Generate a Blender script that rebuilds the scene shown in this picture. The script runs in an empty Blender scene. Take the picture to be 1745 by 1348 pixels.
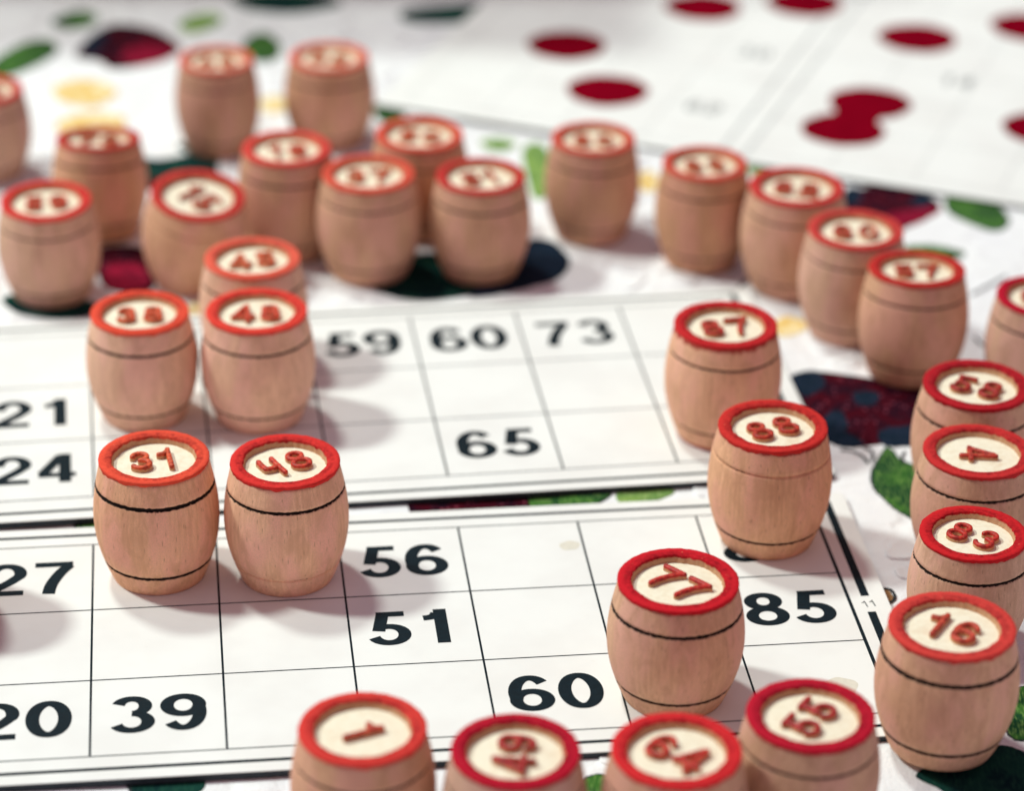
import bpy, bmesh, math, random
from math import sin, cos, pi, radians
from mathutils import Vector, Matrix, noise

random.seed(7)
SC = bpy.context.scene
COL = SC.collection
MM = 0.001

# ------------------------------------------------------------------ camera
CAM_H, PITCH, ROLL = 0.27829, 0.492698, -0.0146433
cam = bpy.data.cameras.new('camera')
cam.lens = 104.594
cam.sensor_width = 36.0
cam.clip_start = 0.01
cam.clip_end = 20.0
cam.dof.use_dof = True
cam.dof.focus_distance = 0.506
cam.dof.aperture_fstop = 10.6
cam_o = bpy.data.objects.new('camera', cam)
COL.objects.link(cam_o)
_r = Vector((1, 0, 0)); _u = Vector((0, sin(PITCH), cos(PITCH))); _b = Vector((0, -cos(PITCH), sin(PITCH)))
_x = _r * cos(ROLL) - _u * sin(ROLL); _y = _r * sin(ROLL) + _u * cos(ROLL)
cam_o.matrix_world = Matrix(((_x.x, _y.x, _b.x, 0.0), (_x.y, _y.y, _b.y, -0.5), (_x.z, _y.z, _b.z, CAM_H), (0, 0, 0, 1)))
SC.camera = cam_o

# ------------------------------------------------------------------ world, lamps, exposure
wd = bpy.data.worlds.new('World')
SC.world = wd
wd.use_nodes = True
wbg = wd.node_tree.nodes['Background']
wbg.inputs[0].default_value = (1.0, 0.72, 0.88, 1)
wbg.inputs[1].default_value = 0.29


def lamp(name, direction, dist, size, power, color):
    l = bpy.data.lights.new(name, 'AREA')
    l.shape = 'DISK'
    l.size = size
    l.energy = power
    l.color = color
    o = bpy.data.objects.new(name, l)
    d = Vector(direction).normalized()
    o.location = Vector((0, 0.03, 0)) + d * dist
    o.rotation_euler = d.to_track_quat('Z', 'Y').to_euler()
    COL.objects.link(o)


lamp('lamp_side', (-0.78, 0.15, 1.0), 2.0, 0.22, 28.0, (0.90, 1.0, 0.93))
lamp('lamp_back', (-0.34, 0.42, 1.0), 2.0, 0.24, 20.0, (0.90, 1.0, 0.93))

SC.view_settings.view_transform = 'Standard'
SC.view_settings.look = 'None'
SC.view_settings.gamma = 1.0
SC.view_settings.exposure = 0.0
SC.view_settings.use_curve_mapping = False


# ------------------------------------------------------------------ node helpers
class NT:
    def __init__(self, name, rough=0.7, spec=0.3):
        self.m = bpy.data.materials.new(name)
        self.m.use_nodes = True
        self.t = self.m.node_tree
        self.b = self.t.nodes['Principled BSDF']
        self.b.inputs['Roughness'].default_value = rough
        self.b.inputs['Specular IOR Level'].default_value = spec
        self.co = self.t.nodes.new('ShaderNodeTexCoord').outputs['Object']

    def new(self, kind, **kw):
        n = self.t.nodes.new(kind)
        for k, v in kw.items():
            setattr(n, k, v)
        return n

    def link(self, a, b):
        self.t.links.new(a, b)

    def setin(self, sock, v):
        if hasattr(v, 'links') or hasattr(v, 'is_output'):
            self.link(v, sock)
        else:
            sock.default_value = v

    def mapping(self, scale=(1, 1, 1), loc=None):
        n = self.new('ShaderNodeMapping')
        self.link(self.co, n.inputs[0])
        n.inputs['Scale'].default_value = scale
        if loc is not None:
            self.setin(n.inputs['Location'], loc)
        return n.outputs[0]

    def noise(self, scale, vec=None, detail=2.0, rough=0.5, dist=0.0, fac=True):
        n = self.new('ShaderNodeTexNoise')
        self.link(vec if vec is not None else self.co, n.inputs['Vector'])
        n.inputs['Scale'].default_value = scale
        n.inputs['Detail'].default_value = detail
        n.inputs['Roughness'].default_value = rough
        n.inputs['Distortion'].default_value = dist
        return n.outputs[0] if fac else n.outputs[1]

    def math(self, op, a, b=0.0, clamp=False):
        n = self.new('ShaderNodeMath', operation=op, use_clamp=clamp)
        self.setin(n.inputs[0], a)
        self.setin(n.inputs[1], b)
        return n.outputs[0]

    def rng(self, v, a, b, c=0.0, d=1.0, smooth=True):
        n = self.new('ShaderNodeMapRange', interpolation_type='SMOOTHSTEP' if smooth else 'LINEAR')
        self.setin(n.inputs[0], v)
        for i, x in enumerate((a, b, c, d)):
            self.setin(n.inputs[i + 1], x)
        return n.outputs[0]

    def mix(self, f, a, b, mode='MIX'):
        n = self.new('ShaderNodeMix', data_type='RGBA', blend_type=mode)
        self.setin(n.inputs[0], f)
        for i, v in ((6, a), (7, b)):
            if isinstance(v, tuple):
                v = v if len(v) == 4 else v + (1,)
                n.inputs[i].default_value = v
            else:
                self.link(v, n.inputs[i])
        return n.outputs[2]

    def sep(self, v):
        n = self.new('ShaderNodeSeparateXYZ')
        self.link(v, n.inputs[0])
        return n.outputs

    def base(self, v):
        if isinstance(v, tuple):
            self.b.inputs['Base Color'].default_value = v if len(v) == 4 else v + (1,)
        else:
            self.link(v, self.b.inputs['Base Color'])

    def bump(self, h, strength, dist):
        n = self.new('ShaderNodeBump')
        n.inputs['Strength'].default_value = strength
        n.inputs['Distance'].default_value = dist
        self.link(h, n.inputs['Height'])
        self.link(n.outputs[0], self.b.inputs['Normal'])


H0 = 22.87     # barrel height, mm
GU, GL = 18.1, 4.2   # heights of the two turned grooves


def mat_wood():
    t = NT('barrel_wood', 0.75, 0.12)
    oi = t.new('ShaderNodeObjectInfo')
    off = t.new('ShaderNodeVectorMath', operation='SCALE')
    cx = t.new('ShaderNodeCombineXYZ')
    for i in range(3):
        t.link(oi.outputs['Random'], cx.inputs[i])
    t.link(cx.outputs[0], off.inputs[0]); off.inputs['Scale'].default_value = 7.0
    grain = t.noise(1.0, t.mapping((1500, 1500, 60), off.outputs[0]), 4.0, 0.6, 0.6)
    broad = t.noise(1.0, t.mapping((190, 190, 70), off.outputs[0]), 2.0)
    speck = t.noise(5200.0, None, 2.0, 0.7)
    col = t.mix(t.rng(grain, 0.32, 0.7), (0.78, 0.465, 0.295), (0.62, 0.345, 0.21))
    col = t.mix(t.rng(broad, 0.38, 0.66), col, (0.77, 0.405, 0.305))
    col = t.mix(t.rng(speck, 0.35, 0.65, 0.0, 0.42), col, (0.48, 0.29, 0.21))
    blot = t.noise(1.0, t.mapping((330, 330, 150), off.outputs[0]), 4.0, 0.6, 0.5)
    col = t.mix(t.rng(blot, 0.45, 0.68, 0.0, 0.6), col, (0.52, 0.285, 0.18))
    pore = t.new('ShaderNodeTexVoronoi'); t.link(t.mapping((2300, 2300, 420), off.outputs[0]), pore.inputs['Vector']); pore.inputs['Scale'].default_value = 0.55
    col = t.mix(t.rng(pore.outputs['Distance'], 0.05, 0.20, 0.55, 0.0), col, (0.30, 0.16, 0.10))
    hv = t.new('ShaderNodeHueSaturation')
    t.link(col, hv.inputs['Color'])
    cs = t.new('ShaderNodeSeparateColor'); t.link(oi.outputs['Color'], cs.inputs[0])
    t.link(t.rng(oi.outputs['Random'], 0, 1, 0.90, 1.10, False), hv.inputs['Saturation'])
    t.link(t.rng(cs.outputs[2], 0, 1, 0.66, 1.42, False), hv.inputs['Value'])
    col = hv.outputs[0]
    z = t.math('MULTIPLY', t.sep(t.co)[2], 1000.0)
    edge = t.math('MULTIPLY', t.math('SUBTRACT', t.noise(1500.0, None, 3.0, 0.7), 0.5), 0.55)
    brk = t.noise(170.0, t.mapping((1, 1, 0.2), off.outputs[0]), 3.0, 0.65)
    for gz, amt in ((GU, cs.outputs[0]), (GL, cs.outputs[1])):
        d = t.math('ABSOLUTE', t.math('SUBTRACT', t.math('ADD', z, edge), gz + 0.03))
        # burn amount widens the scorched line and closes its gaps
        wdt = t.math('MULTIPLY', amt, 0.43)
        band = t.math('SUBTRACT', 1.0, t.rng(d, t.math('SUBTRACT', wdt, 0.06), t.math('ADD', wdt, 0.10)))
        gap = t.rng(t.math('ADD', brk, t.math('MULTIPLY', amt, 0.75)), 0.55, 0.72)
        col = t.mix(t.math('MULTIPLY', band, gap, True), col, (0.014, 0.009, 0.007))
    # red paint that ran over the rim
    lip = t.math('MULTIPLY', t.math('SUBTRACT', t.noise(420.0, t.mapping((1, 1, 0.45), off.outputs[0]), 4.0, 0.7), 0.32), oi.outputs['Alpha'])
    low = t.math('SUBTRACT', H0 - 0.62, t.math('MULTIPLY', lip, 5.2))
    red = t.rng(t.math('SUBTRACT', z, low), -0.25, 0.25)
    col = t.mix(t.math('MULTIPLY', red, 0.85), col, (0.42, 0.035, 0.03))
    foot = t.math('MULTIPLY', t.math('SUBTRACT', 1.0, t.rng(t.math('ADD', z, t.math('MULTIPLY', edge, 2.0)), 0.55, 0.85)), t.rng(oi.outputs['Alpha'], 0.6, 0.7))
    col = t.mix(foot, col, (0.40, 0.02, 0.03))
    t.base(col)
    t.bump(t.math('ADD', t.math('MULTIPLY', grain, 0.7), t.math('MULTIPLY', speck, 0.5)), 0.5, 0.00007)
    return t.m


def mat_rim():
    t = NT('red_rim_paint', 0.8, 0.10)
    oi = t.new('ShaderNodeObjectInfo')
    n1 = t.noise(1400.0, None, 3.0, 0.65)
    n2 = t.noise(300.0, None, 2.0)
    col = t.mix(t.rng(n2, 0.35, 0.7, 0.0, 0.45), oi.outputs['Color'], t.mix(1.0, oi.outputs['Color'], (0.50, 0.36, 0.50), 'MULTIPLY'))
    col = t.mix(t.rng(n1, 0.35, 0.65, 0.0, 0.6), col, t.mix(1.0, col, (0.50, 0.42, 0.42), 'MULTIPLY'))
    n3 = t.noise(650.0, None, 4.0, 0.7)
    col = t.mix(t.rng(n3, 0.50, 0.68, 0.0, 0.75), col, t.mix(1.0, oi.outputs['Color'], (0.42, 0.25, 0.38), 'MULTIPLY'))
    fleck = t.noise(1100.0, t.mapping((1, 1, 1), (0.3, 0.1, 0.2)), 3.0, 0.7)
    col = t.mix(t.rng(fleck, 0.66, 0.74, 0.0, 0.75), col, (0.72, 0.30, 0.16))
    # worn: bare wood shows low on the inner wall and in a few rubbed flecks
    z = t.math('MULTIPLY', t.sep(t.co)[2], 1000.0)
    zz = t.math('ADD', z, t.math('MULTIPLY', t.math('SUBTRACT', t.noise(600.0, None, 4.0, 0.7), 0.5), 1.2))
    wood = t.mix(n1, (0.50, 0.25, 0.12), (0.68, 0.44, 0.27))
    bare = t.math('SUBTRACT', 1.0, t.rng(zz, H0 - 0.62, H0 - 0.30))
    col = t.mix(t.math('MULTIPLY', bare, t.math('SUBTRACT', 0.92, 0.0)), col, wood)
    # but never on the outside of the rim
    s = t.sep(t.co)
    rad = t.math('SQRT', t.math('ADD', t.math('MULTIPLY', s[0], s[0]), t.math('MULTIPLY', s[1], s[1])))
    outer = t.rng(rad, 0.0084, 0.0090)
    col = t.mix(outer, col, t.mix(t.rng(n1, 0.35, 0.65, 0.0, 0.3), oi.outputs['Color'], t.mix(1.0, oi.outputs['Color'], (0.6, 0.5, 0.5), 'MULTIPLY')))
    t.base(col)
    t.bump(n1, 0.9, 0.00016)
    return t.m


def mat_disc():
    t = NT('cream_disc', 0.5, 0.3)
    oi = t.new('ShaderNodeObjectInfo')
    off = t.new('ShaderNodeCombineXYZ')
    for i in range(3): t.link(t.math('MULTIPLY', oi.outputs['Random'], 9.0), off.inputs[i])
    n = t.noise(1.0, t.mapping((900, 900, 900), off.outputs[0]), 3.0, 0.6)
    n2 = t.noise(1.0, t.mapping((240, 240, 240), off.outputs[0]), 4.0, 0.65)
    col = t.mix(t.rng(n, 0.35, 0.7), (0.90, 0.83, 0.66), (0.84, 0.74, 0.56))
    col = t.mix(t.rng(n2, 0.56, 0.72, 0.0, 0.5), col, (0.74, 0.56, 0.38))
    t.base(col)
    t.bump(n, 0.3, 0.00005)
    return t.m


def mat_digit(name, top):
    t = NT(name, 0.5, 0.35)
    oi = t.new('ShaderNodeObjectInfo')
    n = t.noise(1000.0, None, 3.0, 0.7)
    z = t.math('MULTIPLY', t.sep(t.co)[2], 1000.0)
    red = t.mix(t.rng(n, 0.42, 0.62, 0.0, 0.8), oi.outputs['Color'], t.mix(1.0, oi.outputs['Color'], (0.40, 0.3, 0.35), 'MULTIPLY'))
    if top:
        col = t.mix(t.rng(t.noise(1300.0, t.mapping((1, 1, 1), (0.7, 0.2, 0.1)), 3.0, 0.7), 0.60, 0.72, 0.0, 0.7), red, (0.66, 0.30, 0.15))
    else:
        k = t.rng(t.math('ADD', z, t.math('MULTIPLY', t.math('SUBTRACT', t.noise(900.0, None, 3.0, 0.7), 0.5), 1.1)), 0.34, 0.75)
        col = t.mix(k, (0.60, 0.33, 0.17), red)
    t.base(col)
    t.bump(n, 0.5, 0.00008)
    return t.m


def mat_board():
    t = NT('white_cardboard', 0.6, 0.25)
    n1 = t.noise(55.0, None, 3.0, 0.6)
    n2 = t.noise(900.0, None, 3.0, 0.7)
    col = t.mix(t.rng(n1, 0.35, 0.7), (0.845, 0.845, 0.82), (0.80, 0.79, 0.765))
    col = t.mix(t.rng(n2, 0.62, 0.85, 0.0, 0.35), col, (0.66, 0.62, 0.56))
    sp = t.noise(420.0, None, 5.0, 0.75)
    col = t.mix(t.rng(sp, 0.70, 0.78, 0.0, 0.35), col, (0.40, 0.36, 0.33))
    t.base(col)
    t.bump(t.noise(2600.0, None, 2.0), 0.25, 0.00002)
    return t.m


def mat_plain(name, colour, rough=0.6, spec=0.25, var=0.25, scale=900.0, dark=None):
    t = NT(name, rough, spec)
    n = t.noise(scale, None, 3.0, 0.65)
    d = dark or tuple(c * (1 - var) for c in colour)
    t.base(t.mix(t.rng(n, 0.3, 0.7), colour, d))
    t.bump(n, 0.3, 0.00004)
    return t.m


def mat_cloth():
    t = NT('white_embroidered_cloth', 0.85, 0.15)
    n = t.noise(34.0, None, 3.0, 0.6, 0.8)
    # quilted, cut-work relief: soft ridges around irregular pads
    mp = t.mapping((1, 1, 0))
    dn = t.new('ShaderNodeTexNoise'); t.link(mp, dn.inputs['Vector'])
    dn.inputs['Scale'].default_value = 90.0
    dv = t.new('ShaderNodeVectorMath', operation='MULTIPLY_ADD')
    t.link(dn.outputs[1], dv.inputs[0]); dv.inputs[1].default_value = (0.012, 0.012, 0); t.link(mp, dv.inputs[2])
    v = t.new('ShaderNodeTexVoronoi', feature='DISTANCE_TO_EDGE'); t.link(dv.outputs[0], v.inputs['Vector'])
    v.inputs['Scale'].default_value = 78.0
    ridge = t.rng(v.outputs['Distance'], 0.02, 0.22)
    w = t.new('ShaderNodeTexVoronoi'); t.link(mp, w.inputs['Vector']); w.inputs['Scale'].default_value = 1900.0
    col = t.mix(t.rng(n, 0.35, 0.65), (0.86, 0.855, 0.86), (0.81, 0.80, 0.82))
    t.base(col)
    h = t.math('ADD', t.math('MULTIPLY', ridge, 1.0), t.math('MULTIPLY', w.outputs['Distance'], 0.25))
    t.bump(h, 0.55, 0.0007)
    return t.m


def mat_thread(name, a, b, c, scale=420.0, spark=None):
    """Satin-stitch thread: colour patches plus fine parallel stitches."""
    t = NT(name, 0.9, 0.04)
    st = t.noise(1.0, t.mapping((2100, 420, 1)), 2.0, 0.6)
    n = t.noise(scale, None, 3.0, 0.6)
    col = t.mix(t.rng(n, 0.40, 0.60), a, b)
    col = t.mix(t.rng(st, 0.45, 0.72, 0.0, 0.7), col, c)
    if spark:
        v = t.new('ShaderNodeTexVoronoi'); t.link(t.co, v.inputs['Vector']); v.inputs['Scale'].default_value = 560.0
        col = t.mix(t.rng(v.outputs['Distance'], 0.12, 0.24, 0.75, 0.0), col, spark)
    t.base(col)
    t.bump(st, 0.8, 0.00012)
    return t.m


M = dict(
    wood=mat_wood(), rim=mat_rim(), disc=mat_disc(), dtop=mat_digit('red_digit_top', True), dside=mat_digit('digit_side', False),
    board=mat_board(), edge=mat_plain('shade_dark_card_edge', (0.03, 0.04, 0.05)),  # dark card edge; the shade along it is put into the colour
    ink=mat_plain('navy_black_ink', (0.004, 0.014, 0.021), 0.6, 0.12, 0.3),
    dab=mat_plain('crimson_dabber_ink', (0.21, 0.0005, 0.010), 0.9, 0.01, 0.22, 120.0),
    grey=mat_plain('pale_grey_print', (0.60, 0.61, 0.60)), greytxt=mat_plain('grey_print', (0.22, 0.23, 0.23)),
    stain=mat_plain('tea_stain', (0.74, 0.70, 0.60), 0.6, 0.2, 0.08),
    cloth=mat_cloth(),
    rose=mat_thread('dark_red_thread', (0.048, 0.002, 0.007), (0.014, 0.004, 0.011), (0.085, 0.004, 0.012), 260.0, (0.36, 0.07, 0.11)),
    rosebright=mat_thread('crimson_thread', (0.24, 0.006, 0.028), (0.13, 0.004, 0.018), (0.34, 0.02, 0.05), 300.0),
    navy=mat_thread('navy_thread', (0.006, 0.015, 0.028), (0.012, 0.02, 0.04), (0.02, 0.03, 0.05)),
    leaf=mat_thread('green_thread', (0.045, 0.14, 0.025), (0.010, 0.05, 0.020), (0.20, 0.34, 0.09), 150.0),
    leaflight=mat_thread('light_green_thread', (0.22, 0.36, 0.08), (0.12, 0.24, 0.06), (0.40, 0.50, 0.20), 200.0),
    leafdark=mat_thread('dark_and_shaded_green_thread', (0.008, 0.045, 0.034), (0.004, 0.020, 0.024), (0.02, 0.08, 0.05), 200.0),
    yellow=mat_thread('yellow_thread', (0.74, 0.46, 0.10), (0.84, 0.72, 0.45), (0.86, 0.74, 0.42), 300.0),
    brown=mat_plain('brown_wood_below', (0.30, 0.14, 0.05)),
    carton=mat_plain('brown_carton', (0.36, 0.24, 0.14)),
    outline=mat_plain('black_outline_thread', (0.012, 0.018, 0.022)),
)


# ------------------------------------------------------------------ object helpers
def obj(name, bm, mats, parent=None, smooth=True):
    me = bpy.data.meshes.new(name)
    bm.to_mesh(me)
    bm.free()
    for m in (mats if isinstance(mats, (list, tuple)) else [mats]):
        me.materials.append(m)
    if smooth:
        for p in me.polygons:
            p.use_smooth = True
    o = bpy.data.objects.new(name, me)
    COL.objects.link(o)
    o.parent = parent
    return o


def tag(o, label, cat, group=None, kind=None):
    if label: o['label'] = label
    if cat: o['category'] = cat
    if group: o['group'] = group
    if kind: o['kind'] = kind
    return o


def thing(name, label, cat, loc=(0, 0, 0), rot=(0, 0, 0), group=None):
    o = bpy.data.objects.new(name, None)
    COL.objects.link(o)
    o.empty_display_size = 0.005
    o.location = loc
    o.rotation_euler = rot
    return tag(o, label, cat, group)


def lathe(bm, prof, n=112, cap0=False, cap1=False, jit=None, mi=0):
    rings = []
    for k, (r, z) in enumerate(prof):
        ring = []
        for i in range(n):
            a = 2 * pi * i / n
            rr, zz = r, z
            if jit:
                dr, dz = jit(k, a)
                rr += dr; zz += dz
            ring.append(bm.verts.new((rr * cos(a) * MM, rr * sin(a) * MM, zz * MM)))
        rings.append(ring)
    for a, b in zip(rings, rings[1:]):
        for i in range(n):
            f = bm.faces.new((a[i], a[(i + 1) % n], b[(i + 1) % n], b[i]))
            f.material_index = mi
    if cap0: bm.faces.new(rings[0][::-1])
    if cap1: bm.faces.new(rings[-1])


def catmull(pts, closed=True, k=5):
    out = []
    n = len(pts)
    for i in range(n if closed else n - 1):
        g = (lambda j: pts[j % n]) if closed else (lambda j: pts[max(0, min(n - 1, j))])
        p0, p1, p2, p3 = g(i - 1), g(i), g(i + 1), g(i + 2)
        for s in range(k):
            t = s / k
            out.append(tuple(0.5 * (2 * p1[c] + (p2[c] - p0[c]) * t + (2 * p0[c] - 5 * p1[c] + 4 * p2[c] - p3[c]) * t * t
                             + (3 * p1[c] - p0[c] - 3 * p2[c] + p3[c]) * t ** 3) for c in (0, 1)))
    if not closed:
        out.append(tuple(pts[-1]))
    return out


# ------------------------------------------------------------------ digit skeletons (unit box)
def arc(cx, cy, rx, ry, a0, a1, n=22):
    return [(cx + rx * cos(radians(a0 + (a1 - a0) * i / n)), cy + ry * sin(radians(a0 + (a1 - a0) * i / n))) for i in range(n + 1)]


def glyph(d):
    """List of (points, closed) centre lines."""
    if d == '0': return [(arc(.5, .5, .355, .42, 0, 360, 40)[:-1], True)]
    if d == '1': return [([(.60, 0), (.60, .5), (.60, 1.0)], False), (catmull([(.20, .755), (.34, .765), (.45, .80), (.52, .87)], False), False)]
    if d == '2': return [(arc(.5, .68, .335, .245, 188, -20) + catmull([(.76, .55), (.60, .42), (.40, .29), (.27, .20), (.20, .09)], False), False),
                         ([(.07, .075), (.5, .075), (.92, .075)], False)]
    if d == '3': return [(arc(.49, .725, .30, .20, 165, -88), False), (arc(.49, .30, .355, .225, 90, -160), False)]
    if d == '4': return [([(.13, .30), (.36, .60), (.61, .94)], False), ([(.04, .265), (.5, .265), (.97, .265)], False), ([(.70, 0), (.70, .5), (.70, 1.0)], False)]
    if d == 'h': return [([(.20, .95), (.18, .70), (.20, .48)], False), ([(.20, .46), (.5, .42), (.80, .46)], False), ([(.80, .95), (.78, .5), (.80, .05)], False)]
    if d == '5': return [([(.24, .92), (.55, .92), (.89, .92)], False), ([(.385, .90), (.325, .68), (.26, .425)], False), (arc(.49, .315, .36, .24, 132, -163), False)]
    if d == '6': return [(arc(.51, .5, .365, .42, 40, 205), False), (arc(.505, .31, .355, .235, 0, 360, 36)[:-1], True)]
    if d == '9': return [([(1 - x, 1 - y) for x, y in p], c) for p, c in glyph('6')]
    if d == '7': return [([(.05, .915), (.5, .915), (.94, .915)], False), (catmull([(.86, .88), (.66, .66), (.50, .40), (.42, .2), (.385, 0)], False), False)]
    if d == '8': return [(arc(.5, .735, .30, .19, 0, 360, 36)[:-1], True), (arc(.5, .29, .36, .215, 0, 360, 36)[:-1], True)]
    return []


def ribbon(bm, pts, closed, a, b, z, mi=0):
    """Flat stroke drawn with an elliptical pen of half-axes a, b (butt ends)."""
    n = len(pts)
    L = []
    for i in range(n):
        p = Vector(pts[i])
        q0 = Vector(pts[(i - 1) % n] if closed or i else pts[0])
        q1 = Vector(pts[(i + 1) % n] if closed or i < n - 1 else pts[-1])
        t = (q1 - q0)
        if t.length < 1e-9: t = Vector((1, 0))
        t.normalize()
        nn = Vector((-t.y, t.x))
        w = math.sqrt((a * nn.x) ** 2 + (b * nn.y) ** 2)
        L.append((bm.verts.new((*(p + nn * w), z)), bm.verts.new((*(p - nn * w), z))))
    for i in range(n if closed else n - 1):
        u, v = L[i], L[(i + 1) % n]
        f = bm.faces.new((u[1], v[1], v[0], u[0]))
        f.material_index = mi


def print_number(bm, s, cx, cy, w=7.3, h=10.0, gap=1.0, z=0.03, pen=(1.13, 0.78), rot=0.0):
    """Printed number centred on (cx, cy), in card millimetres."""
    tot = len(s) * w + (len(s) - 1) * gap
    k = 0
    for i, ch in enumerate(s):
        for pts, closed in glyph(ch):
            q = []
            for x, y in pts:
                X = -tot / 2 + i * (w + gap) + x * w
                Y = (y - 0.5) * h
                q.append(((cx + X * cos(rot) - Y * sin(rot)) * MM, (cy + X * sin(rot) + Y * cos(rot)) * MM))
            ribbon(bm, q, closed, pen[0] * MM, pen[1] * MM, (z + 0.006 * k) * MM)
            k += 1


def raised_digit(d, w, h, pen, ht):
    bm = bmesh.new()
    prof = [(-1, 0), (-1, .72), (-.86, .92), (-.5, 1.0), (0, 1.03), (.5, 1.0), (.86, .92), (1, .72), (1, 0)]
    rnd = random.Random(ord(d))
    for si, (pts, closed) in enumerate(glyph(d)):
        P = []
        for x, y in pts:
            # inset so the round pen stays within the box
            P.append(Vector(((x - .5) * (w - pen * .3), (y - .5) * (h - pen * .6))))
        n = len(P)
        rings = []
        hh = ht * (1 - .012 * si)

        def ring(p, nn, wd):
            return [bm.verts.new(((p.x + nn.x * t * wd) * MM, (p.y + nn.y * t * wd) * MM, zz * hh * MM)) for t, zz in prof]
        for i in range(n):
            q0 = P[(i - 1) % n] if closed or i else P[0]
            q1 = P[(i + 1) % n] if closed or i < n - 1 else P[-1]
            t = (q1 - q0).normalized()
            nn = Vector((-t.y, t.x))
            rings.append((ring(P[i], nn, pen * (1 + .10 * (rnd.random() - .5))), t, nn))
        seq = [r[0] for r in rings]

        def skin(A, B):
            for j in range(len(prof) - 1):
                try:
                    f = bm.faces.new((A[j], B[j], B[j + 1], A[j + 1]))
                    f.material_index = 0 if 2 <= j <= 5 else 1
                except ValueError:
                    pass
        for i in range(n if closed else n - 1):
            skin(seq[i], seq[(i + 1) % n])
        if not closed:
            for end, sgn in ((0, -1), (n - 1, 1)):
                r, t, nn = rings[end]
                half = 4
                prev = None
                steps = 8
                arcs = []
                for s in range(steps + 1):
                    a = pi * s / steps
                    dirv = nn * cos(a) + t * sgn * sin(a)
                    arcs.append([bm.verts.new(((P[end].x + dirv.x * abs(pt) * pen) * MM, (P[end].y + dirv.y * abs(pt) * pen) * MM, zz * hh * MM)) for pt, zz in prof[4:]])
                for A, B in zip(arcs, arcs[1:]):
                    for j in range(4):
                        f = bm.faces.new((A[j], B[j], B[j + 1], A[j + 1])) if j else bm.faces.new((A[0], B[1], A[1]))
                        f.material_index = 0 if j < 2 else 1
    bmesh.ops.recalc_face_normals(bm, faces=bm.faces)
    return bm


# ------------------------------------------------------------------ tablecloth
def cloth_z(x, y):
    """Height of the cloth (metres) at a ground point (metres)."""
    v = noise.noise(Vector((x * 28, y * 28, 0.3))) * 0.42 + noise.noise(Vector((x * 75, y * 75, 4.1))) * 0.26
    return (-1.42 + v) * MM


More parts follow.
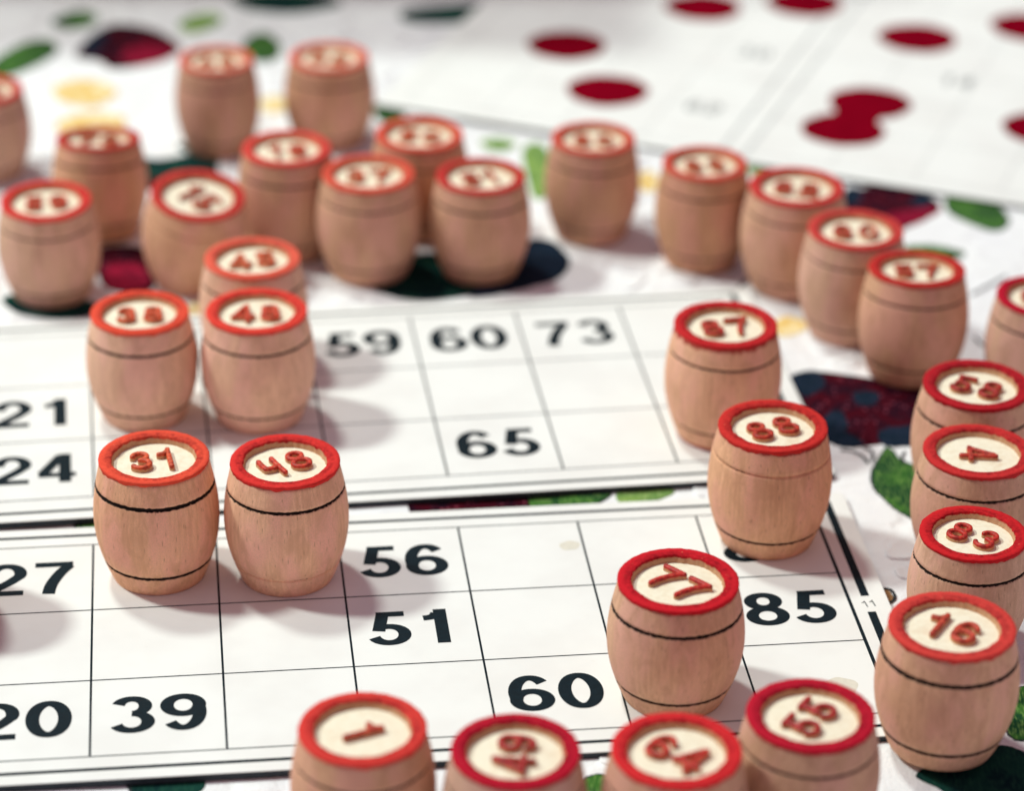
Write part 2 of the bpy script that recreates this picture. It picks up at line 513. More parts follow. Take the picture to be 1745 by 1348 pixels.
MOTIFS = [
    ('rose', [(55.7, 29.0), (58.3, 32.1), (62.8, 33.0), (68.3, 31.4), (73.5, 29.6), (77.4, 27.2), (83.4, 23.9), (83.8, 12.2), (80.7, 5.5), (71.4, 3.1), (65.0, 1.5), (61.4, 3.9), (60.0, 10.3), (58.0, 17.4)]),
    ('rose', [(74.6, 119.9), (79.7, 124.6), (85.3, 126.4), (91.6, 122.7), (95.5, 118.7), (96.2, 112.9), (90.6, 107.7), (86.6, 101.3), (79.8, 98.6), (74.1, 107.7)]),
    ('rose', [(-111.1, 198.9), (-108.3, 214.0), (-103.2, 221.2), (-93.4, 217.5), (-85.3, 206.3), (-87.8, 197.5), (-94.5, 191.7), (-100.8, 189.9), (-104.4, 194.8)]),
    ('rose', [(-91.3, 83.8), (-87.9, 87.4), (-81.5, 87.1), (-77.3, 78.4), (-76.8, 66.3), (-83.3, 65.0), (-87.9, 69.4)]),
    ('rose', [(-85.5, 127.3), (-82.0, 132.4), (-74.8, 134.4), (-68.9, 130.2), (-69.2, 118.6), (-82.3, 116.6)]),
    ('rose', [(-18.6, -20.5), (-12.1, -17.7), (-1.1, -15.6), (3.8, -20.3), (1.1, -26.4), (-16.2, -27.9)]),
    ('rose', [(64.0, 130.0), (70.6, 136.2), (74.5, 133.7), (74.7, 128.4), (67.7, 126.1)]),
    ('rose', [(46.2, 114.7), (51.2, 119.7), (56.2, 115.0), (54.1, 103.9), (47.5, 102.1)]),
    ('rosebright', [(-99.8, 199.4), (-95.7, 208.4), (-88.9, 207.8), (-85.1, 204.7), (-88.4, 196.6), (-95.3, 192.5)]),
    ('rosebright', [(-88.1, 76.5), (-85.1, 79.6), (-80.4, 77.7), (-77.4, 69.1), (-81.5, 66.2), (-86.5, 68.3)]),
    ('rosebright', [(82.0, 107.4), (87.7, 111.4), (94.7, 114.1), (95.7, 111.6), (87.4, 102.6)]),
    ('rosebright', [(81.2, 19.4), (84.2, 20.7), (83.7, 13.4), (80.8, 10.9)]),
    ('yellow', [(-113.5, 176.4), (-108.5, 182.3), (-101.1, 180.7), (-97.3, 173.3), (-102.0, 165.7), (-110.2, 168.3)]),
    ('leaflight', [(-8.2, 148.5), (-4.0, 150.7), (0.2, 147.4), (-2.6, 142.4), (-6.7, 143.7)]),
    ('leafdark', [(83.0, 68.0), (88.3, 71.0), (95.0, 64.2), (89.2, 57.1), (83.5, 61.0)]),
    ('leaf', [(43.2, 149.0), (48.2, 151.3), (53.1, 147.2), (49.1, 142.3), (44.4, 144.2)]),
    ('leafdark', [(-79.6, 141.7), (-74.5, 145.3), (-69.9, 140.3), (-72.1, 135.1)]),
    ('navy', [(55.7, 29.0), (58.4, 32.6), (61.9, 32.7), (62.7, 27.5), (60.5, 23.2), (57.9, 22.3)]),
    ('navy', [(68.2, 23.4), (71.2, 24.5), (73.3, 22.6), (71.8, 18.6), (68.5, 18.5)]),
    ('navy', [(62.4, 15.1), (64.8, 15.9), (65.9, 11.2), (64.8, 5.7), (68.1, 4.1), (66.1, 1.5), (61.7, 3.3), (60.6, 9.6)]),
    ('navy', [(71.9, 8.3), (79.0, 10.9), (82.2, 8.6), (81.1, 3.6), (72.4, 2.4)]),
    ('navy', [(75.6, 123.1), (78.7, 124.6), (79.0, 117.4), (76.3, 113.5), (74.6, 115.7)]),
    ('navy', [(90.0, 117.8), (93.5, 121.2), (95.1, 118.0), (93.3, 114.1), (90.7, 114.0)]),
    ('navy', [(2.4, 92.3), (7.6, 93.7), (11.0, 87.8), (12.2, 81.4), (9.4, 74.0), (0.6, 68.0), (-9.3, 64.9), (-3.2, 77.9)]),
    ('navy', [(-110.0, 203.8), (-107.6, 214.0), (-104.9, 216.2), (-105.3, 201.9), (-107.7, 197.9)]),
    ('leafdark', [(-32.1, 74.1), (-25.0, 83.1), (-14.9, 86.4), (-3.3, 80.9), (-0.7, 70.8), (-10.6, 64.9), (-19.8, 62.6), (-27.4, 65.7)]),  # dark leaf, with the shade cast over it put into the colour
    ('leafdark', [(-107.6, 61.7), (-101.0, 63.3), (-89.6, 60.9), (-86.1, 57.7), (-88.5, 53.2), (-95.6, 51.6), (-104.1, 54.9)]),
    ('leafdark', [(-75.6, 242.0), (-62.7, 246.1), (-50.1, 243.1), (-46.6, 236.3), (-58.4, 229.8), (-70.9, 232.7)]),
    ('leafdark', [(-29.5, 232.7), (-15.8, 238.4), (-0.4, 239.9), (5.1, 234.1), (-4.9, 226.9), (-20.0, 223.7), (-29.2, 225.0)]),
    ('leafdark', [(65.9, -106.3), (73.1, -101.2), (80.3, -97.7), (85.6, -100.9), (88.4, -107.3), (85.3, -115.3), (73.3, -114.8), (69.2, -110.2)]),  # shaded part of a green leaf; its shade is in the thread colour
    ('leafdark', [(-59.8, -111.0), (-54.8, -109.0), (-49.1, -109.5), (-48.3, -113.1), (-53.2, -115.6), (-58.8, -114.9)]),
    ('leafdark', [(-92.8, 137.1), (-83.0, 134.7), (-75.1, 137.7), (-69.0, 134.6), (-71.1, 125.1), (-84.5, 124.6)]),
    ('leaf', [(72.7, 2.0), (70.1, -3.4), (68.6, -9.3), (68.7, -14.0), (70.1, -18.1), (72.5, -22.8), (75.5, -25.5), (80.6, -24.1), (82.7, -17.6), (81.7, -9.8), (77.2, -5.5), (74.7, -2.6)]),
    ('leaf', [(83.8, -84.8), (86.6, -80.4), (90.4, -81.1), (91.5, -87.2), (88.5, -94.1), (83.8, -96.3), (82.4, -92.6)]),
    ('leaf', [(98.4, 118.8), (102.6, 124.1), (107.4, 120.1), (110.5, 111.5), (110.0, 104.3), (106.3, 102.0), (101.6, 106.2), (98.1, 111.7)]),
    ('leaf', [(-129.7, 197.0), (-124.5, 206.4), (-118.8, 208.2), (-116.2, 200.3), (-121.2, 189.5), (-126.8, 183.5), (-131.8, 187.1)]),
    ('leaf', [(-120.0, 221.8), (-114.9, 229.2), (-109.2, 226.4), (-110.5, 219.3), (-116.2, 216.5)]),
    ('leaf', [(-69.5, 207.4), (-66.4, 215.6), (-61.6, 211.3), (-59.9, 200.9), (-63.3, 195.3), (-67.3, 199.5)]),
    ('leaf', [(84.2, 91.2), (90.9, 93.6), (98.3, 90.8), (96.0, 87.2), (87.6, 86.9)]),
    ('leaf', [(3.8, -18.8), (8.8, -15.8), (15.4, -14.7), (18.7, -16.8), (16.4, -20.8), (9.8, -23.6), (4.4, -23.3)]),
    ('leaf', [(-79.5, -31.5), (-76.8, -29.0), (-72.3, -28.5), (-72.3, -32.7), (-78.1, -33.9)]),
    ('leaf', [(12.4, -110.0), (14.8, -107.9), (16.8, -109.9), (16.1, -113.9), (12.8, -114.3)]),
    ('leaf', [(-34.6, 169.0), (-32.1, 171.3), (-28.0, 164.9), (-26.6, 159.5), (-32.3, 159.3)]),
    ('leaf', [(28.1, 153.3), (32.3, 154.9), (37.0, 150.1), (33.4, 146.5), (28.6, 147.7)]),
    ('leaflight', [(19.8, -17.6), (23.2, -14.5), (27.6, -13.9), (30.8, -16.0), (28.5, -18.7), (24.1, -20.6), (20.8, -21.1)]),
    ('leaflight', [(53.8, 140.4), (59.4, 142.6), (66.0, 138.4), (67.7, 133.4), (61.3, 129.9), (54.6, 131.3)]),
    ('leaflight', [(78.4, 132.2), (82.2, 135.6), (87.9, 131.5), (88.1, 126.9), (82.5, 125.7), (78.6, 127.2)]),
    ('leaflight', [(-87.4, 221.9), (-84.2, 227.5), (-79.0, 228.9), (-76.2, 223.6), (-80.1, 217.2), (-85.3, 216.1)]),
    ('leaflight', [(1.6, 142.9), (5.0, 148.3), (7.8, 140.8), (7.0, 118.1), (4.3, 116.4), (2.7, 127.8)]),
    ('yellow', [(54.6, 55.1), (57.3, 57.7), (60.6, 55.9), (61.0, 52.1), (57.8, 48.8), (54.8, 49.2)]),
    ('yellow', [(-109.4, 152.8), (-106.9, 159.7), (-100.2, 162.1), (-93.8, 158.8), (-94.3, 148.8), (-103.7, 147.0)]),
    ('yellow', [(-62.6, 169.0), (-59.4, 173.2), (-55.4, 171.2), (-55.4, 164.6), (-59.9, 162.2)]),
    ('yellow', [(28.4, 128.7), (30.8, 132.1), (33.2, 127.2), (32.2, 120.6), (29.1, 120.5)]),
    ('yellow', [(-68.3, 58.8), (-65.5, 61.1), (-63.3, 57.6), (-64.0, 52.1), (-67.0, 52.0)]),
    ('line', [(63.4, 0.3), (65.4, -0.1), (67.3, -1.7), (68.3, -4.6)]),
    ('line', [(67.8, 1.3), (69.3, 0.5), (69.5, -1.8), (69.0, -3.7)]),
    ('line', [(75.9, 0.2), (75.0, -2.1), (75.1, -4.9)]),
    ('line', [(97.6, 69.8), (100.0, 72.2), (104.1, 76.3), (106.3, 78.7)]),
    ('line', [(46.1, 66.7), (47.9, 70.5), (49.9, 74.0)]),
    ('line', [(95.5, 49.2), (96.8, 45.3), (98.7, 45.8)]),
    ('line', [(66.1, -49.5), (67.6, -49.7), (68.3, -51.4), (68.1, -53.2), (67.1, -54.4)]),
    ('line', [(-60.7, -111.3), (-59.8, -113.4), (-59.3, -115.7)]),
    ('brown', [(66.2, -49.1), (67.2, -49.7), (68.0, -51.5), (67.8, -53.0), (67.0, -54.2), (66.5, -53.1)]),
]



def build_cloth():
    bm = bmesh.new()
    x0, x1, y0, y1, st = -0.42, 0.42, -0.30, 0.62, 0.0025
    nx, ny = int((x1 - x0) / st), int((y1 - y0) / st)
    grid = [[bm.verts.new((x0 + i * st, y0 + j * st, cloth_z(x0 + i * st, y0 + j * st))) for i in range(nx + 1)] for j in range(ny + 1)]
    for j in range(ny):
        for i in range(nx):
            bm.faces.new((grid[j][i], grid[j][i + 1], grid[j + 1][i + 1], grid[j + 1][i]))
    # hem that hangs down at the sheet's border
    slots = ['cloth', 'rose', 'navy', 'leaf', 'leaflight', 'leafdark', 'yellow', 'brown', 'outline', 'rosebright']
    lift = dict(rosebright=.16, rose=.10, leafdark=.12, leaf=.14, leaflight=.14, yellow=.14, navy=.20, brown=.10)
    rnd = random.Random(3)

    def patch(pts, mi, dz, rough):
        pts = catmull(pts, True, 8)
        if rough:
            pts = [(x + rnd.uniform(-rough, rough), y + rnd.uniform(-rough, rough)) for x, y in pts]
        cx = sum(p[0] for p in pts) / len(pts); cy = sum(p[1] for p in pts) / len(pts)
        ks = [1.0, .985, .93, .82, .68, .52, .36, .2]
        rings = []
        for ki, k in enumerate(ks):
            r = []
            for x, y in pts:
                X, Y = (cx + (x - cx) * k) * MM, (cy + (y - cy) * k) * MM
                r.append(bm.verts.new((X, Y, cloth_z(X, Y) + (dz * (0.35 if ki == 0 else 1.0)) * MM)))
            rings.append(r)
        n = len(pts)
        for a, b in zip(rings, rings[1:]):
            for i in range(n):
                bm.faces.new((a[i], a[(i + 1) % n], b[(i + 1) % n], b[i])).material_index = mi
        c = bm.verts.new((cx * MM, cy * MM, cloth_z(cx * MM, cy * MM) + dz * MM))
        for i in range(n):
            bm.faces.new((rings[-1][i], rings[-1][(i + 1) % n], c)).material_index = mi
    for kind, pts in MOTIFS:
        if kind == 'line':
            q = catmull(pts, False, 6)
            L = []
            for i, p in enumerate(q):
                a = Vector(q[max(0, i - 1)]); b = Vector(q[min(len(q) - 1, i + 1)])
                t = (b - a).normalized(); nn = Vector((-t.y, t.x))
                w = 0.22 + 0.12 * rnd.random()
                vs = []
                for s in (1, -1):
                    P = (Vector(p) + nn * w * s) * MM
                    vs.append(bm.verts.new((P.x, P.y, cloth_z(P.x, P.y) + 0.24 * MM)))
                L.append(vs)
            for u, v in zip(L, L[1:]):
                bm.faces.new((u[0], u[1], v[1], v[0])).material_index = 8
            continue
        if kind in ('leaf',):
            cx = sum(p[0] for p in pts) / len(pts); cy = sum(p[1] for p in pts) / len(pts)
            grow = [(x + (x - cx) / math.hypot(x - cx, y - cy) * 0.38, y + (y - cy) / math.hypot(x - cx, y - cy) * 0.38) for x, y in pts]
            patch(grow, 8, lift[kind] - 0.05, 0.18)
        patch(pts, slots.index(kind), lift[kind], 0.10 if kind != 'navy' else 0.25)
        if kind == 'leaf':      # midrib
            pass
    # white raised petals worked into the cloth, kept clear of the coloured embroidery
    allp = [p for _, pts in MOTIFS for p in pts]
    cents = [(sum(p[0] for p in pts) / len(pts), sum(p[1] for p in pts) / len(pts)) for _, pts in MOTIFS]

    def pad(pts):
        pts = catmull(pts, True, 6)
        cx = sum(p[0] for p in pts) / len(pts); cy = sum(p[1] for p in pts) / len(pts)
        rings = []
        for k, dz in ((1.0, -.05), (.985, .30), (.95, .42), (.8, .36), (.55, .30), (.3, .27)):
            rings.append([bm.verts.new(((cx + (x - cx) * k) * MM, (cy + (y - cy) * k) * MM,
                                        cloth_z((cx + (x - cx) * k) * MM, (cy + (y - cy) * k) * MM) + dz * MM)) for x, y in pts])
        n = len(pts)
        for a, b in zip(rings, rings[1:]):
            for i in range(n):
                bm.faces.new((a[i], a[(i + 1) % n], b[(i + 1) % n], b[i]))
        bm.faces.new(rings[-1])
    placed = []
    for _ in range(2600):
        px, py = rnd.uniform(-170, 170), rnd.uniform(-150, 300)
        R_ = rnd.uniform(7.5, 11.0)
        if any(math.hypot(px - q[0], py - q[1]) < R_ + q[2] + .8 for q in placed): continue
        if any(math.hypot(px - q[0], py - q[1]) < R_ + 1.5 for q in allp + cents): continue
        placed.append((px, py, R_))
        a0 = rnd.random() * 6.28
        np_ = rnd.choice((4, 5, 5))
        for k in range(np_):
            a = a0 + 2 * pi * k / np_
            w = pi / np_ * .86
            shape = []
            for rr, da in ((.22, -.2), (.62, -.85), (.92, -.75), (1.0, -.25), (.95, .0), (1.0, .25), (.92, .75), (.62, .85), (.22, .2)):
                shape.append((px + R_ * rr * cos(a + da * w), py + R_ * rr * sin(a + da * w)))
            pad(shape)
    bmesh.ops.recalc_face_normals(bm, faces=bm.faces)
    for f in bm.faces:
        if f.normal.z < 0:
            f.normal_flip()
    o = obj('tablecloth', bm, [M[s] for s in slots])
    return tag(o, 'white embossed tablecloth embroidered with dark red roses and green leaves, under everything', 'tablecloth')


build_cloth()


# the table the cloth covers
bm = bmesh.new()
bmesh.ops.create_cube(bm, size=1.0, matrix=Matrix.Translation((0, 0.16, -0.0175)) @ Matrix.Diagonal((0.86, 0.94, 0.03, 1)))
tag(obj('table_top', bm, M['brown'], smooth=False), None, None, kind='structure')


# ------------------------------------------------------------------ cards
def slab(bm, x0, x1, y0, y1, z0, z1, r=1.2):
    """Thin board with slightly rounded corners; faces: slot 0 top/bottom, slot 1 edge."""
    out = []
    for cx, cy, a0 in ((x1 - r, y1 - r, 0), (x0 + r, y1 - r, 90), (x0 + r, y0 + r, 180), (x1 - r, y0 + r, 270)):
        for k in range(6):
            a = radians(a0 + 18 * k)
            out.append((cx + r * cos(a), cy + r * sin(a)))
    bot = [bm.verts.new((x * MM, y * MM, z0 * MM)) for x, y in out]
    mid = [bm.verts.new((x * MM, y * MM, (z1 - .08) * MM)) for x, y in out]
    cxm, cym = (x0 + x1) / 2, (y0 + y1) / 2
    top = [bm.verts.new(((x - math.copysign(.08, x - cxm)) * MM, (y - math.copysign(.08, y - cym)) * MM, z1 * MM)) for x, y in out]
    n = len(out)
    for i in range(n):
        j = (i + 1) % n
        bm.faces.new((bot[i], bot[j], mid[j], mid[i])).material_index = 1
        bm.faces.new((mid[i], mid[j], top[j], top[i])).material_index = 0
    bm.faces.new(top)
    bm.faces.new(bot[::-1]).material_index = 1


def rect(bm, x0, x1, y0, y1, z):
    vs = [bm.verts.new((x * MM, y * MM, z * MM)) for x, y in ((x0, y0), (x1, y0), (x1, y1), (x0, y1))]
    return bm.faces.new(vs)


def lotto_card(label, ox, oy, ang, cw, ch, numbers, top, bot, tick=False, thick=(-3.4, 4.2)):
    card = thing('lotto_card', label, 'lotto card', (ox, oy, 0), (0, 0, ang), 'lotto cards with printed number grids')
    W_, H_ = 9 * cw, 3 * ch
    bm = bmesh.new()
    slab(bm, -7.0, W_ + 6.9, -H_ - bot, top, -1.3, 0.0)
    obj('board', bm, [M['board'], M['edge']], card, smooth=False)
    bm = bmesh.new()
    for i in range(10):
        hw = 0.19 if 0 < i < 9 else 0.32
        rect(bm, i * cw - hw, i * cw + hw, -H_, 0, 0.020)
    for j in range(4):
        rect(bm, -0.32, W_ + 0.32, -j * ch - 0.14, -j * ch + 0.14, 0.028)
    obj('grid_line', bm, M['ink'], card, smooth=False)
    bm = bmesh.new()
    t1, t2 = top - 2.9, -H_ - bot + 3.0
    L_, R_ = -3.2, W_ + 3.1
    rect(bm, L_ - .5, R_ + .5, t1 - .42, t1 + .42, 0.020)
    rect(bm, L_ - .5, R_ + .5, t2 - .42, t2 + .42, 0.020)
    rect(bm, L_ - .62, L_ + .62, t2 + .42, t1 - .42, 0.020)
    if tick:
        rect(bm, R_ - .75, R_ + .75, -30.2, t1 - .42, 0.020)
        rect(bm, R_ - .75, R_ + .75, t2 + .42, -35.4, 0.020)
    else:
        rect(bm, R_ - .62, R_ + .62, t2 + .42, t1 - .42, 0.020)
    obj('border_line', bm, M['ink'], card, smooth=False)
    for c, r, s in numbers:
        bm = bmesh.new()
        print_number(bm, s, (c + .5) * cw - (4.4 if s == '8' else 0), -(r + .5) * ch + (-.6 if s == '8' else .3), 7.5, 10.7, 0.9)
        obj('printed_number', bm, M['ink'], card, smooth=False)
    if tick:
        bm = bmesh.new()
        print_number(bm, '11', R_ + .1, -32.8, 1.5, 2.0, -0.1, 0.03, (.10, .10), 0.12)
        obj('serial_number', bm, M['ink'], card, smooth=False)
    return card


front = lotto_card('nearer white lotto card printed with 27, 56, 51, 85, a small 11 in its border', -0.14056, -0.04888, 0.12171, 22.0, 22.086,
                   [(2, 0, '27'), (5, 0, '56'), (8, 0, '8'), (5, 1, '51'), (8, 1, '85'), (2, 2, '20'), (3, 2, '39'), (6, 2, '60'), (7, 2, '77')], 6.3, 6.6, True)
back = lotto_card('farther white lotto card printed with 21, 24, 59, 60, 73 and 65', -0.15212, 0.03282, 0.1460, 22.0, 22.25,
                  [(5, 0, '59'), (6, 0, '60'), (7, 0, '73'), (2, 1, '21'), (2, 2, '24'), (6, 2, '65')], 6.3, 7.6)
# stains on the nearer card
for sx, sy, sr in ((151.5, -8.3, 1.75), (190.5, -58.0, 3.0)):
    bm = bmesh.new()
    vs = []
    for i in range(28):
        a = 2 * pi * i / 28
        r = sr * (1 + .10 * sin(2 * a + 1) + .06 * sin(5 * a))
        vs.append(bm.verts.new(((sx + r * cos(a)) * MM, (sy + r * sin(a)) * MM, 0.012 * MM)))
    bm.faces.new(vs)
    obj('stain', bm, M['stain'], front, smooth=False)

# far bingo sheet with dabbed spots
SA = radians(-20.0)
SO = Vector((-0.0345, 0.1674))
sheet = thing('bingo_sheet', 'large white bingo sheet behind the barrels, marked with crimson ink spots', 'bingo sheet', (SO.x, SO.y, 0), (0, 0, SA))


def sloc(x, y):
    d = Vector((x * MM, (y - 500) * MM)) - SO
    return (d.x * cos(-SA) - d.y * sin(-SA)) / MM, (d.x * sin(-SA) + d.y * cos(-SA)) / MM


bm = bmesh.new()
slab(bm, 0, 260, 0, 230, -0.75, -0.25)
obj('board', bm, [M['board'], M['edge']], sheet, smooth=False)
sx, _ = sloc(52, 653)
bm = bmesh.new()
for dx in (0, 6.0):
    rect(bm, sx + dx - .5, sx + dx + .5, 0.6, 229, -0.23)
for dx in (-80.0, -60, -40, -20, 26, 46, 66, 86, 106):
    rect(bm, sx + dx - .12, sx + dx + .12, 6, 224, -0.23)
for k in range(10):
    rect(bm, 4, 256, 6 + 22 * k - .12, 6 + 22 * k + .12, -0.222)
obj('grid_line', bm, M['grey'], sheet, smooth=False)
for (px, py), s in zip(((60.0, 704.0), (45.5, 668.0), (109.0, 687.0)), ('30', '62', '14')):
    bm = bmesh.new()
    a, b = sloc(px, py)
    print_number(bm, s, a, b, 4.0, 6.5, .8, -0.21, (.45, .35))
    obj('printed_number', bm, M['greytxt'], sheet, smooth=False)
rnd = random.Random(5)
for (x, y) in ((48.6, 735.9), (75.5, 740.0), (12.5, 707.3), (22.3, 677.7), (102.5, 715.8), (132.6, 724.8), (86.0, 672.0), (78.0, 655.5), (126.3, 657.6), (28.0, 765.0), (95.0, 770.0)):
    bm = bmesh.new()
    a, b = sloc(x, y)
    vs = []
    ph = rnd.random() * 6
    for i in range(48):
        t = 2 * pi * i / 48
        r = 10.0 * (1 + .018 * sin(3 * t + ph) + .012 * sin(7 * t + ph * 2))
        vs.append(bm.verts.new(((a + r * cos(t)) * MM, (b + r * sin(t)) * MM, (-0.20 + 0.004 * len(sheet.children)) * MM)))
    bm.faces.new(vs)
    obj('ink_spot', bm, M['dab'], sheet, smooth=False)


# ink that ran together between two spots
bm = bmesh.new()
pa = Vector(sloc(86.0, 672.0)); pb = Vector(sloc(78.0, 655.5))
ax = (pb - pa).normalized(); pr = Vector((-ax.y, ax.x))
vs = []
for side in (1, -1):
    row = []
    for i in range(13):
        t = i / 12
        wd = 8.6 - 2.9 * sin(pi * t)
        row.append(pa.lerp(pb, t) + pr * wd * side)
    vs += row if side == 1 else row[::-1]
bm.faces.new([bm.verts.new((v.x * MM, v.y * MM, -0.14 * MM)) for v in vs])
obj('ink_spot', bm, M['dab'], sheet, smooth=False)

# unseen box added past the far edge of view to cast shade on the cloth
gb = thing('unseen_shade_box', 'plain brown cardboard box added unseen beyond the bingo sheet to cast shade', 'box', (-0.128, 0.290, 0), (0, 0, radians(1)))
bm = bmesh.new()
bmesh.ops.create_cube(bm, size=1.0, matrix=Matrix.Translation((0, 0, 0.0615)) @ Matrix.Diagonal((0.224, 0.086, 0.125, 1)))
bmesh.ops.bevel(bm, geom=bm.edges, offset=0.0012, segments=2, affect='EDGES')
obj('box_body', bm, M['carton'], gb, smooth=False)
bm = bmesh.new()
bmesh.ops.create_cube(bm, size=1.0, matrix=Matrix.Translation((0, 0, 0.120)) @ Matrix.Diagonal((0.230, 0.092, 0.03, 1)))
bmesh.ops.bevel(bm, geom=bm.edges, offset=0.0012, segments=2, affect='EDGES')
obj('lid', bm, M['carton'], gb, smooth=False)


# ------------------------------------------------------------------ barrels
def body_profile():
    pts = []
    ctrl = [(0.0, 8.2), (0.9, 8.62), (4.2, 9.85), (8.0, 10.85), (11.8, 11.2), (15.0, 11.02), (18.1, 10.55), (20.6, 10.0), (22.35, 9.62)]

    def R(z):
        for (z0, r0), (z1, r1) in zip(ctrl, ctrl[1:]):
            if z <= z1:
                i = ctrl.index((z0, r0))
                m0 = (r1 - (ctrl[i - 1][1] if i else r0)) / (z1 - (ctrl[i - 1][0] if i else z0))
                m1 = ((ctrl[i + 2][1] if i + 2 < len(ctrl) else r1) - r0) / ((ctrl[i + 2][0] if i + 2 < len(ctrl) else z1) - z0)
                t = (z - z0) / (z1 - z0); h = z1 - z0
                return (2 * t**3 - 3 * t**2 + 1) * r0 + (t**3 - 2 * t**2 + t) * h * m0 + (-2 * t**3 + 3 * t**2) * r1 + (t**3 - t**2) * h * m1
        return ctrl[-1][1]
    zs = [0.12, 0.4, 0.9, 1.6, 2.4, 3.2, 3.7]
    for g in (GL, GU):
        if g == GU: zs += [5.6, 7, 8.5, 10, 11.5, 13, 14.5, 16, 17, 17.6]
        zs += [g - .30, g - .20, g - .05, g + .05, g + .20, g + .30]
    zs += [18.9, 19.8, 20.8, 21.6, 22.3]
    pts = [(7.6, 0.0)]
    for z in zs:
        r = R(z)
        for g in (GL, GU):
            d = abs(z - g)
            if d < .1: r -= .30
            elif d < .25: r -= .16
        pts.append((r, z))
    return pts


protos = []
for var in range(4):
    bm = bmesh.new()
    lathe(bm, body_profile() + [(9.3, 22.32), (7.9, 22.2), (7.7, 21.5)], cap0=True)
    b = bpy.data.meshes.new('barrel_body'); bm.to_mesh(b); bm.free()
    b.materials.append(M['wood'])
    bm = bmesh.new()
    prof = [(9.60, H0 - .62), (9.74, H0 - .60), (9.80, H0 - .38), (9.79, H0 - .12), (9.70, H0 - .01), (9.0, H0 + .02), (8.2, H0 - .01), (7.66, H0 - .02),
            (7.54, H0 - .13), (7.44, H0 - .5), (7.22, H0 - 1.42)]

    def jit(k, a, var=var):
        v = Vector((cos(a) * 3.1, sin(a) * 3.1, var * 9.7 + k * .15))
        n1 = noise.noise(v); n2 = noise.noise(v * 3.3); n3 = noise.noise(v * 9.0)
        if k <= 1: return (0, -.0 + (n1 * .45 + n2 * .35) * (1 if k == 1 else 0))
        if k in (2, 3, 4): return (n2 * .07 + n1 * .05, n2 * .05)
        if k >= 6: return (n1 * .18 + n2 * .15 + n3 * .09, (n2 * .05 + n3 * .05) if k < 9 else 0)
        return (0, n2 * .05)
    lathe(bm, prof, jit=jit, n=220)
    r = bpy.data.meshes.new('painted_rim'); bm.to_mesh(r); bm.free()
    r.materials.append(M['rim'])
    bm = bmesh.new()
    lathe(bm, [(7.62, H0 - 1.45), (7.12, H0 - 1.36), (4.0, H0 - 1.32), (1.0, H0 - 1.31)], cap1=True, n=64)
    d = bpy.data.meshes.new('number_disc'); bm.to_mesh(d); bm.free()
    d.materials.append(M['disc'])
    for me in (b, r, d):
        for p in me.polygons: p.use_smooth = True
    protos.append((b, r, d))
# sharp end caps on the body
DIG = {}


def digit_mesh(ch):
    if ch not in DIG:
        bm = raised_digit(ch, 4.4, 6.3, 0.47, 1.1)
        me = bpy.data.meshes.new('digit'); bm.to_mesh(me); bm.free()
        me.materials.append(M['dtop']); me.materials.append(M['dside'])
        for p in me.polygons: p.use_smooth = True
        DIG[ch] = me
    return DIG[ch]


ORANGE, RED, CRIM, PINK = (0.80, 0.085, 0.045), (0.70, 0.035, 0.03), (0.50, 0.008, 0.028), (0.72, 0.07, 0.05)
G = 'numbered wooden barrels with red rims'


def barrel(num, x, y, s, h, rot, rimc, burn=(.6, .6), tone=.5, lip=0.0, oncard=True, tilt=(0, 0), label=''):
    i = len([o for o in SC.objects if o.name.startswith('lotto_barrel')])
    z = 0.0
    X, Y = x * MM, (y - 500) * MM
    if not oncard:
        z = cloth_z(X, Y) + 0.16 * MM
        Y -= z * 1.86
    t = thing('lotto_barrel', label, 'lotto barrel', (X, Y, z), (radians(tilt[0]), radians(tilt[1]), 0), G)
    t.scale = (s, s, h)
    b, r, d = protos[i % 4]
    sp = radians((i * 97) % 360)
    for nm, me in (('barrel_body', b), ('painted_rim', r), ('number_disc', d)):
        o = bpy.data.objects.new(nm, me); COL.objects.link(o); o.parent = t
        o.rotation_euler = (0, 0, sp)
        if nm == 'barrel_body': o.color = (burn[0] * .75 + (.18 if burn[0] > .18 else 0), burn[1] * .75 + (.18 if burn[1] > .18 else 0), tone, lip)
        if nm == 'painted_rim': o.color = (*rimc, 1)
    n = len(num)
    for k, ch in enumerate(num):
        o = bpy.data.objects.new('digit', digit_mesh(ch)); COL.objects.link(o); o.parent = t
        off = (k - (n - 1) / 2) * (4.7 if '1' in num else 5.3)
        a = radians(rot)
        o.location = (off * cos(a) * MM, off * sin(a) * MM, (H0 - 1.33) * MM)
        o.rotation_euler = (0, 0, a)
        o.color = (rimc[0] * .95, rimc[1] * 1.1 + .012, rimc[2] * .8, 1)
    return t


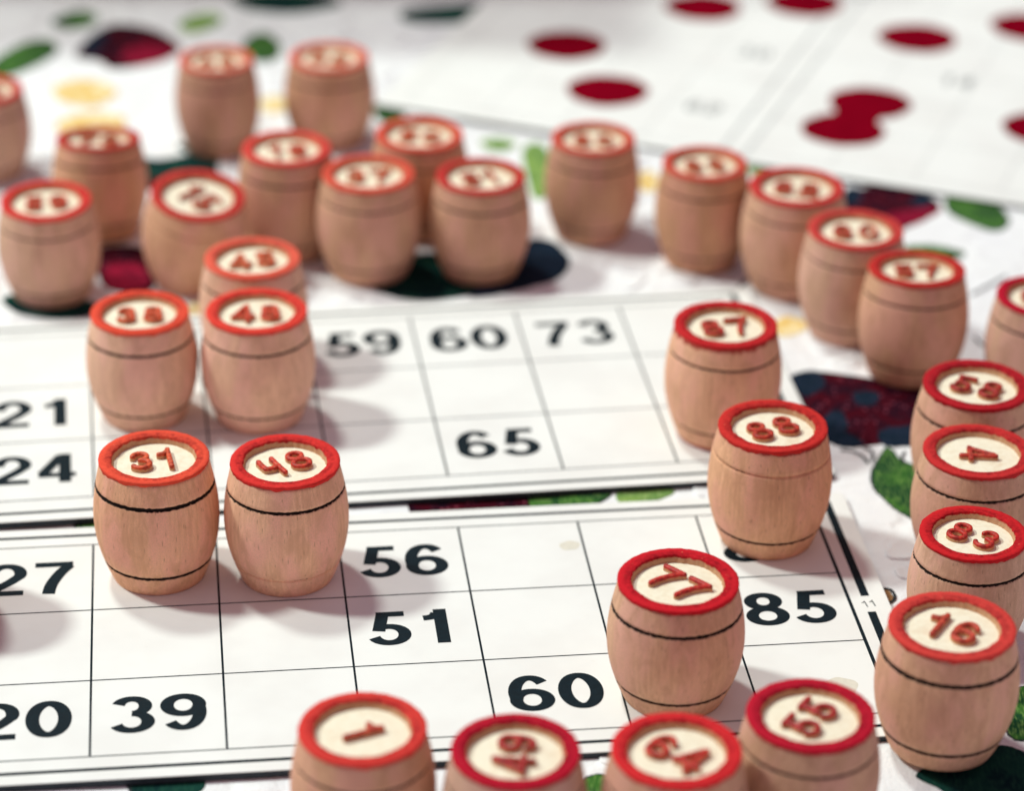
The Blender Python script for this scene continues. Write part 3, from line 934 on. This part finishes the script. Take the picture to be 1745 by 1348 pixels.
BARRELS = [
    # number, x, y, radius scale, height scale, turn, rim colour, burn (upper, lower), tone, paint overrun, on card, tilt, label
    ('31', -62.1, 450.2, .984, 1.029, 14, ORANGE, (.8, .75), .78, 0, True, (0, 0), 'orange rimmed barrel numbered 31 with thick scorched lines, standing beside printed 27'),
    ('h8', -39.3, 450.2, .979, 1.011, 32, RED, (.6, .15), .80, .1, True, (0, 0), 'barrel numbered 48 with an open four and a faint lower groove, standing beside barrel 31'),
    ('16', 70.7, 401.1, 1.039, .986, -30, (.66, .055, .045), (.85, .85), .5, 0, True, (0, 0), 'tall barrel numbered 16 on the corner of the nearer card beside a dark green leaf'),
    ('77', 27.6, 414.3, 1.019, .969, -42, (.60, .012, .022), (.75, .7), .5, .25, True, (0, 0), 'crimson rimmed barrel numbered 77 standing between printed 60 and 85'),
    ('88', 46.6, 465.2, .998, 1.020, 25, (.60, .03, .025), (.18, .55), .62, .3, True, (0, 0), 'barrel numbered 88 straddling the top edge of the nearer card, thin upper groove'),
    ('87', 40.4, 504.8, 1.005, 1.027, 14, (.58, .022, .025), (.38, .28), .78, .75, True, (0, 0), 'barrel numbered 87, red paint run below its rim, on the farther card'),
    ('38', -71.5, 508.8, .961, .971, 6, ORANGE, (.6, .5), .78, 0, True, (0, 0), 'orange rimmed barrel numbered 38 standing beside printed 21'),
    ('48', -49.1, 508.8, .987, 1.001, 6, (.78, .06, .04), (.5, .5), .82, 0, True, (0, 0), 'barrel numbered 48 with a closed four, standing right in front of barrel 45'),
    ('45', -51.9, 532.5, .968, .993, 16, (.82, .13, .08), (.4, .4), .7, 0, True, (0, 0), 'barrel numbered 45 mostly hidden behind the barrel with the closed four'),
    ('55', 46.4, 375.9, 1.010, .957, 58, CRIM, (.4, .5), .32, .35, False, (0, 0), 'wide crimson rimmed barrel numbered 55 with digits turned sideways, overlapping barrel 64'),
    ('1', -21.8, 368.9, .996, 1.003, -64, (.70, .05, .04), (.35, .5), .4, 0, False, (0, 0), 'barrel with a single digit 1 lying sideways, front row near the card edge'),
    ('49', 1.3, 363.8, .990, 1.002, 84, CRIM, (.4, .5), .32, .2, False, (0, 0), 'barrel numbered 49 read from the side, between barrels 1 and 64'),
    ('64', 25.4, 364.6, 1.004, 1.000, -36, (.68, .025, .03), (.4, .5), .4, 0, False, (0, 0), 'barrel numbered 64 with tilted digits, between barrels 49 and 55'),
    ('83', 78.5, 430.9, .934, .957, -32, (.60, .015, .02), (.6, .6), .45, .1, False, (0, 0), 'barrel numbered 83 with bare wooden digit sides, directly behind barrel 16'),
    ('4', 83.0, 459.0, 1.004, .969, -92, (.58, .03, .03), (.55, .5), .45, .1, False, (0, 0), 'barrel with a single 4 lying sideways on a cream disc, between barrels 83 and 58'),
    ('58', 85.5, 481.6, 1.009, 1.031, -26, (.46, .012, .02), (.5, .4), .5, .1, False, (0, 0), 'barrel numbered 58 with a dark red rim, beside the green leaf and the rose'),
    ('57', 80.2, 530.4, .982, 1.004, 4, (.55, .03, .025), (.3, .3), .42, .1, False, (-4, 0), 'barrel numbered 57 standing behind the dark red rose'),
    ('90', 103.9, 521.5, .935, .981, -10, CRIM, (.4, .3), .42, .1, False, (0, 0), 'dark rimmed barrel cut off by the picture edge, beside barrel 57'),
    ('60', 69.6, 549.1, .989, 1.020, 0, (.62, .06, .05), (.2, .3), 0.43, 0, False, (0, 0), 'blurred barrel numbered 60 in the slanting row, between barrels 57 and 62'),
    ('62', 59.2, 570.3, 1.018, 1.017, -12, (.62, .05, .045), (.2, .2), 0.38, 0, False, (0, 0), 'blurred barrel numbered 62 in the slanting row, beside the small dark rose'),
    ('63', 40.5, 582.0, .926, 1.014, 10, (.66, .09, .06), (.3, .3), 0.35, 0, False, (0, 0), 'blurred barrel numbered 63 at the far end of the slanting row'),
    ('80', 16.9, 595.3, .933, 1.000, 0, (.66, .09, .06), (.25, .25), 0.35, 0, False, (0, 0), 'blurred barrel numbered 80 standing alone at the edge of the bingo sheet'),
    ('51', -7.3, 575.2, .964, .983, 20, (.58, .04, .035), (.45, .3), 0.38, 0, False, (0, 0), 'blurred barrel numbered 51 standing on dark embroidery, beside barrel 37'),
    ('37', -31.1, 574.4, .999, 1.007, 5, (.74, .1, .06), (.25, .2), 0.48, 0, False, (0, 0), 'blurred barrel numbered 37 standing before a hidden one, between barrels 51 and 19'),
    ('50', -21.0, 596.2, .976, .999, -5, (.74, .1, .06), (.3, .3), 0.43, 0, False, (0, 0), 'blurred barrel half hidden behind the barrels 37 and 51'),
    ('19', -49.1, 584.1, .969, 1.065, 4, (.74, .07, .055), (.35, .3), 0.43, 0, False, (0, 0), 'blurred barrel numbered 19 just behind the leaning barrel and barrel 45'),
    ('15', -68.6, 569.5, 1.009, .930, -42, (.60, .05, .04), (.15, .15), 0.54, .05, False, (8, 6), 'leaning barrel numbered 15, its top tipped towards the viewer'),
    ('59', -97.5, 561.5, .959, .957, 10, (.70, .05, .04), (.25, .3), 0.48, 0, False, (2, 0), 'blurred barrel numbered 59 at the picture edge, in front of two others'),
    ('70', -90.9, 591.5, .932, .958, 0, (.55, .05, .04), (.4, .3), 0.36, .1, False, (-7, 0), 'barrel leaning away behind barrel 59, its disc barely visible, beside a yellow petal'),
    ('22', -120.8, 623.3, .914, .90, 0, (.62, .05, .045), (.2, .2), 0.30, 0, False, (0, 0), 'reddish barrel cut off at the picture edge, behind barrel 59'),
    ('43', -69.4, 639.3, .881, .975, 6, (.75, .16, .11), (.2, .2), 0.24, 0, False, (0, 0), 'very blurred dark barrel beside the far rose, first of the far pair'),
    ('82', -43.8, 645.0, .949, .927, -10, (.75, .16, .11), (.45, .3), 0.35, 0, False, (0, 0), 'very blurred barrel standing at the corner of the bingo sheet'),
    ('21', -101.5, 437.0, 1.0, 1.0, 0, RED, (.6, .6), .5, 0, True, (0, 0), 'barrel beyond the picture edge whose shade falls on the nearer card'),
]
for num, x, y, s, h, rot, rc, burn, tone, lip, onc, tilt, label in BARRELS:
    barrel(num, x, y, s, h, rot, rc, burn, tone, lip, onc, tilt, label)
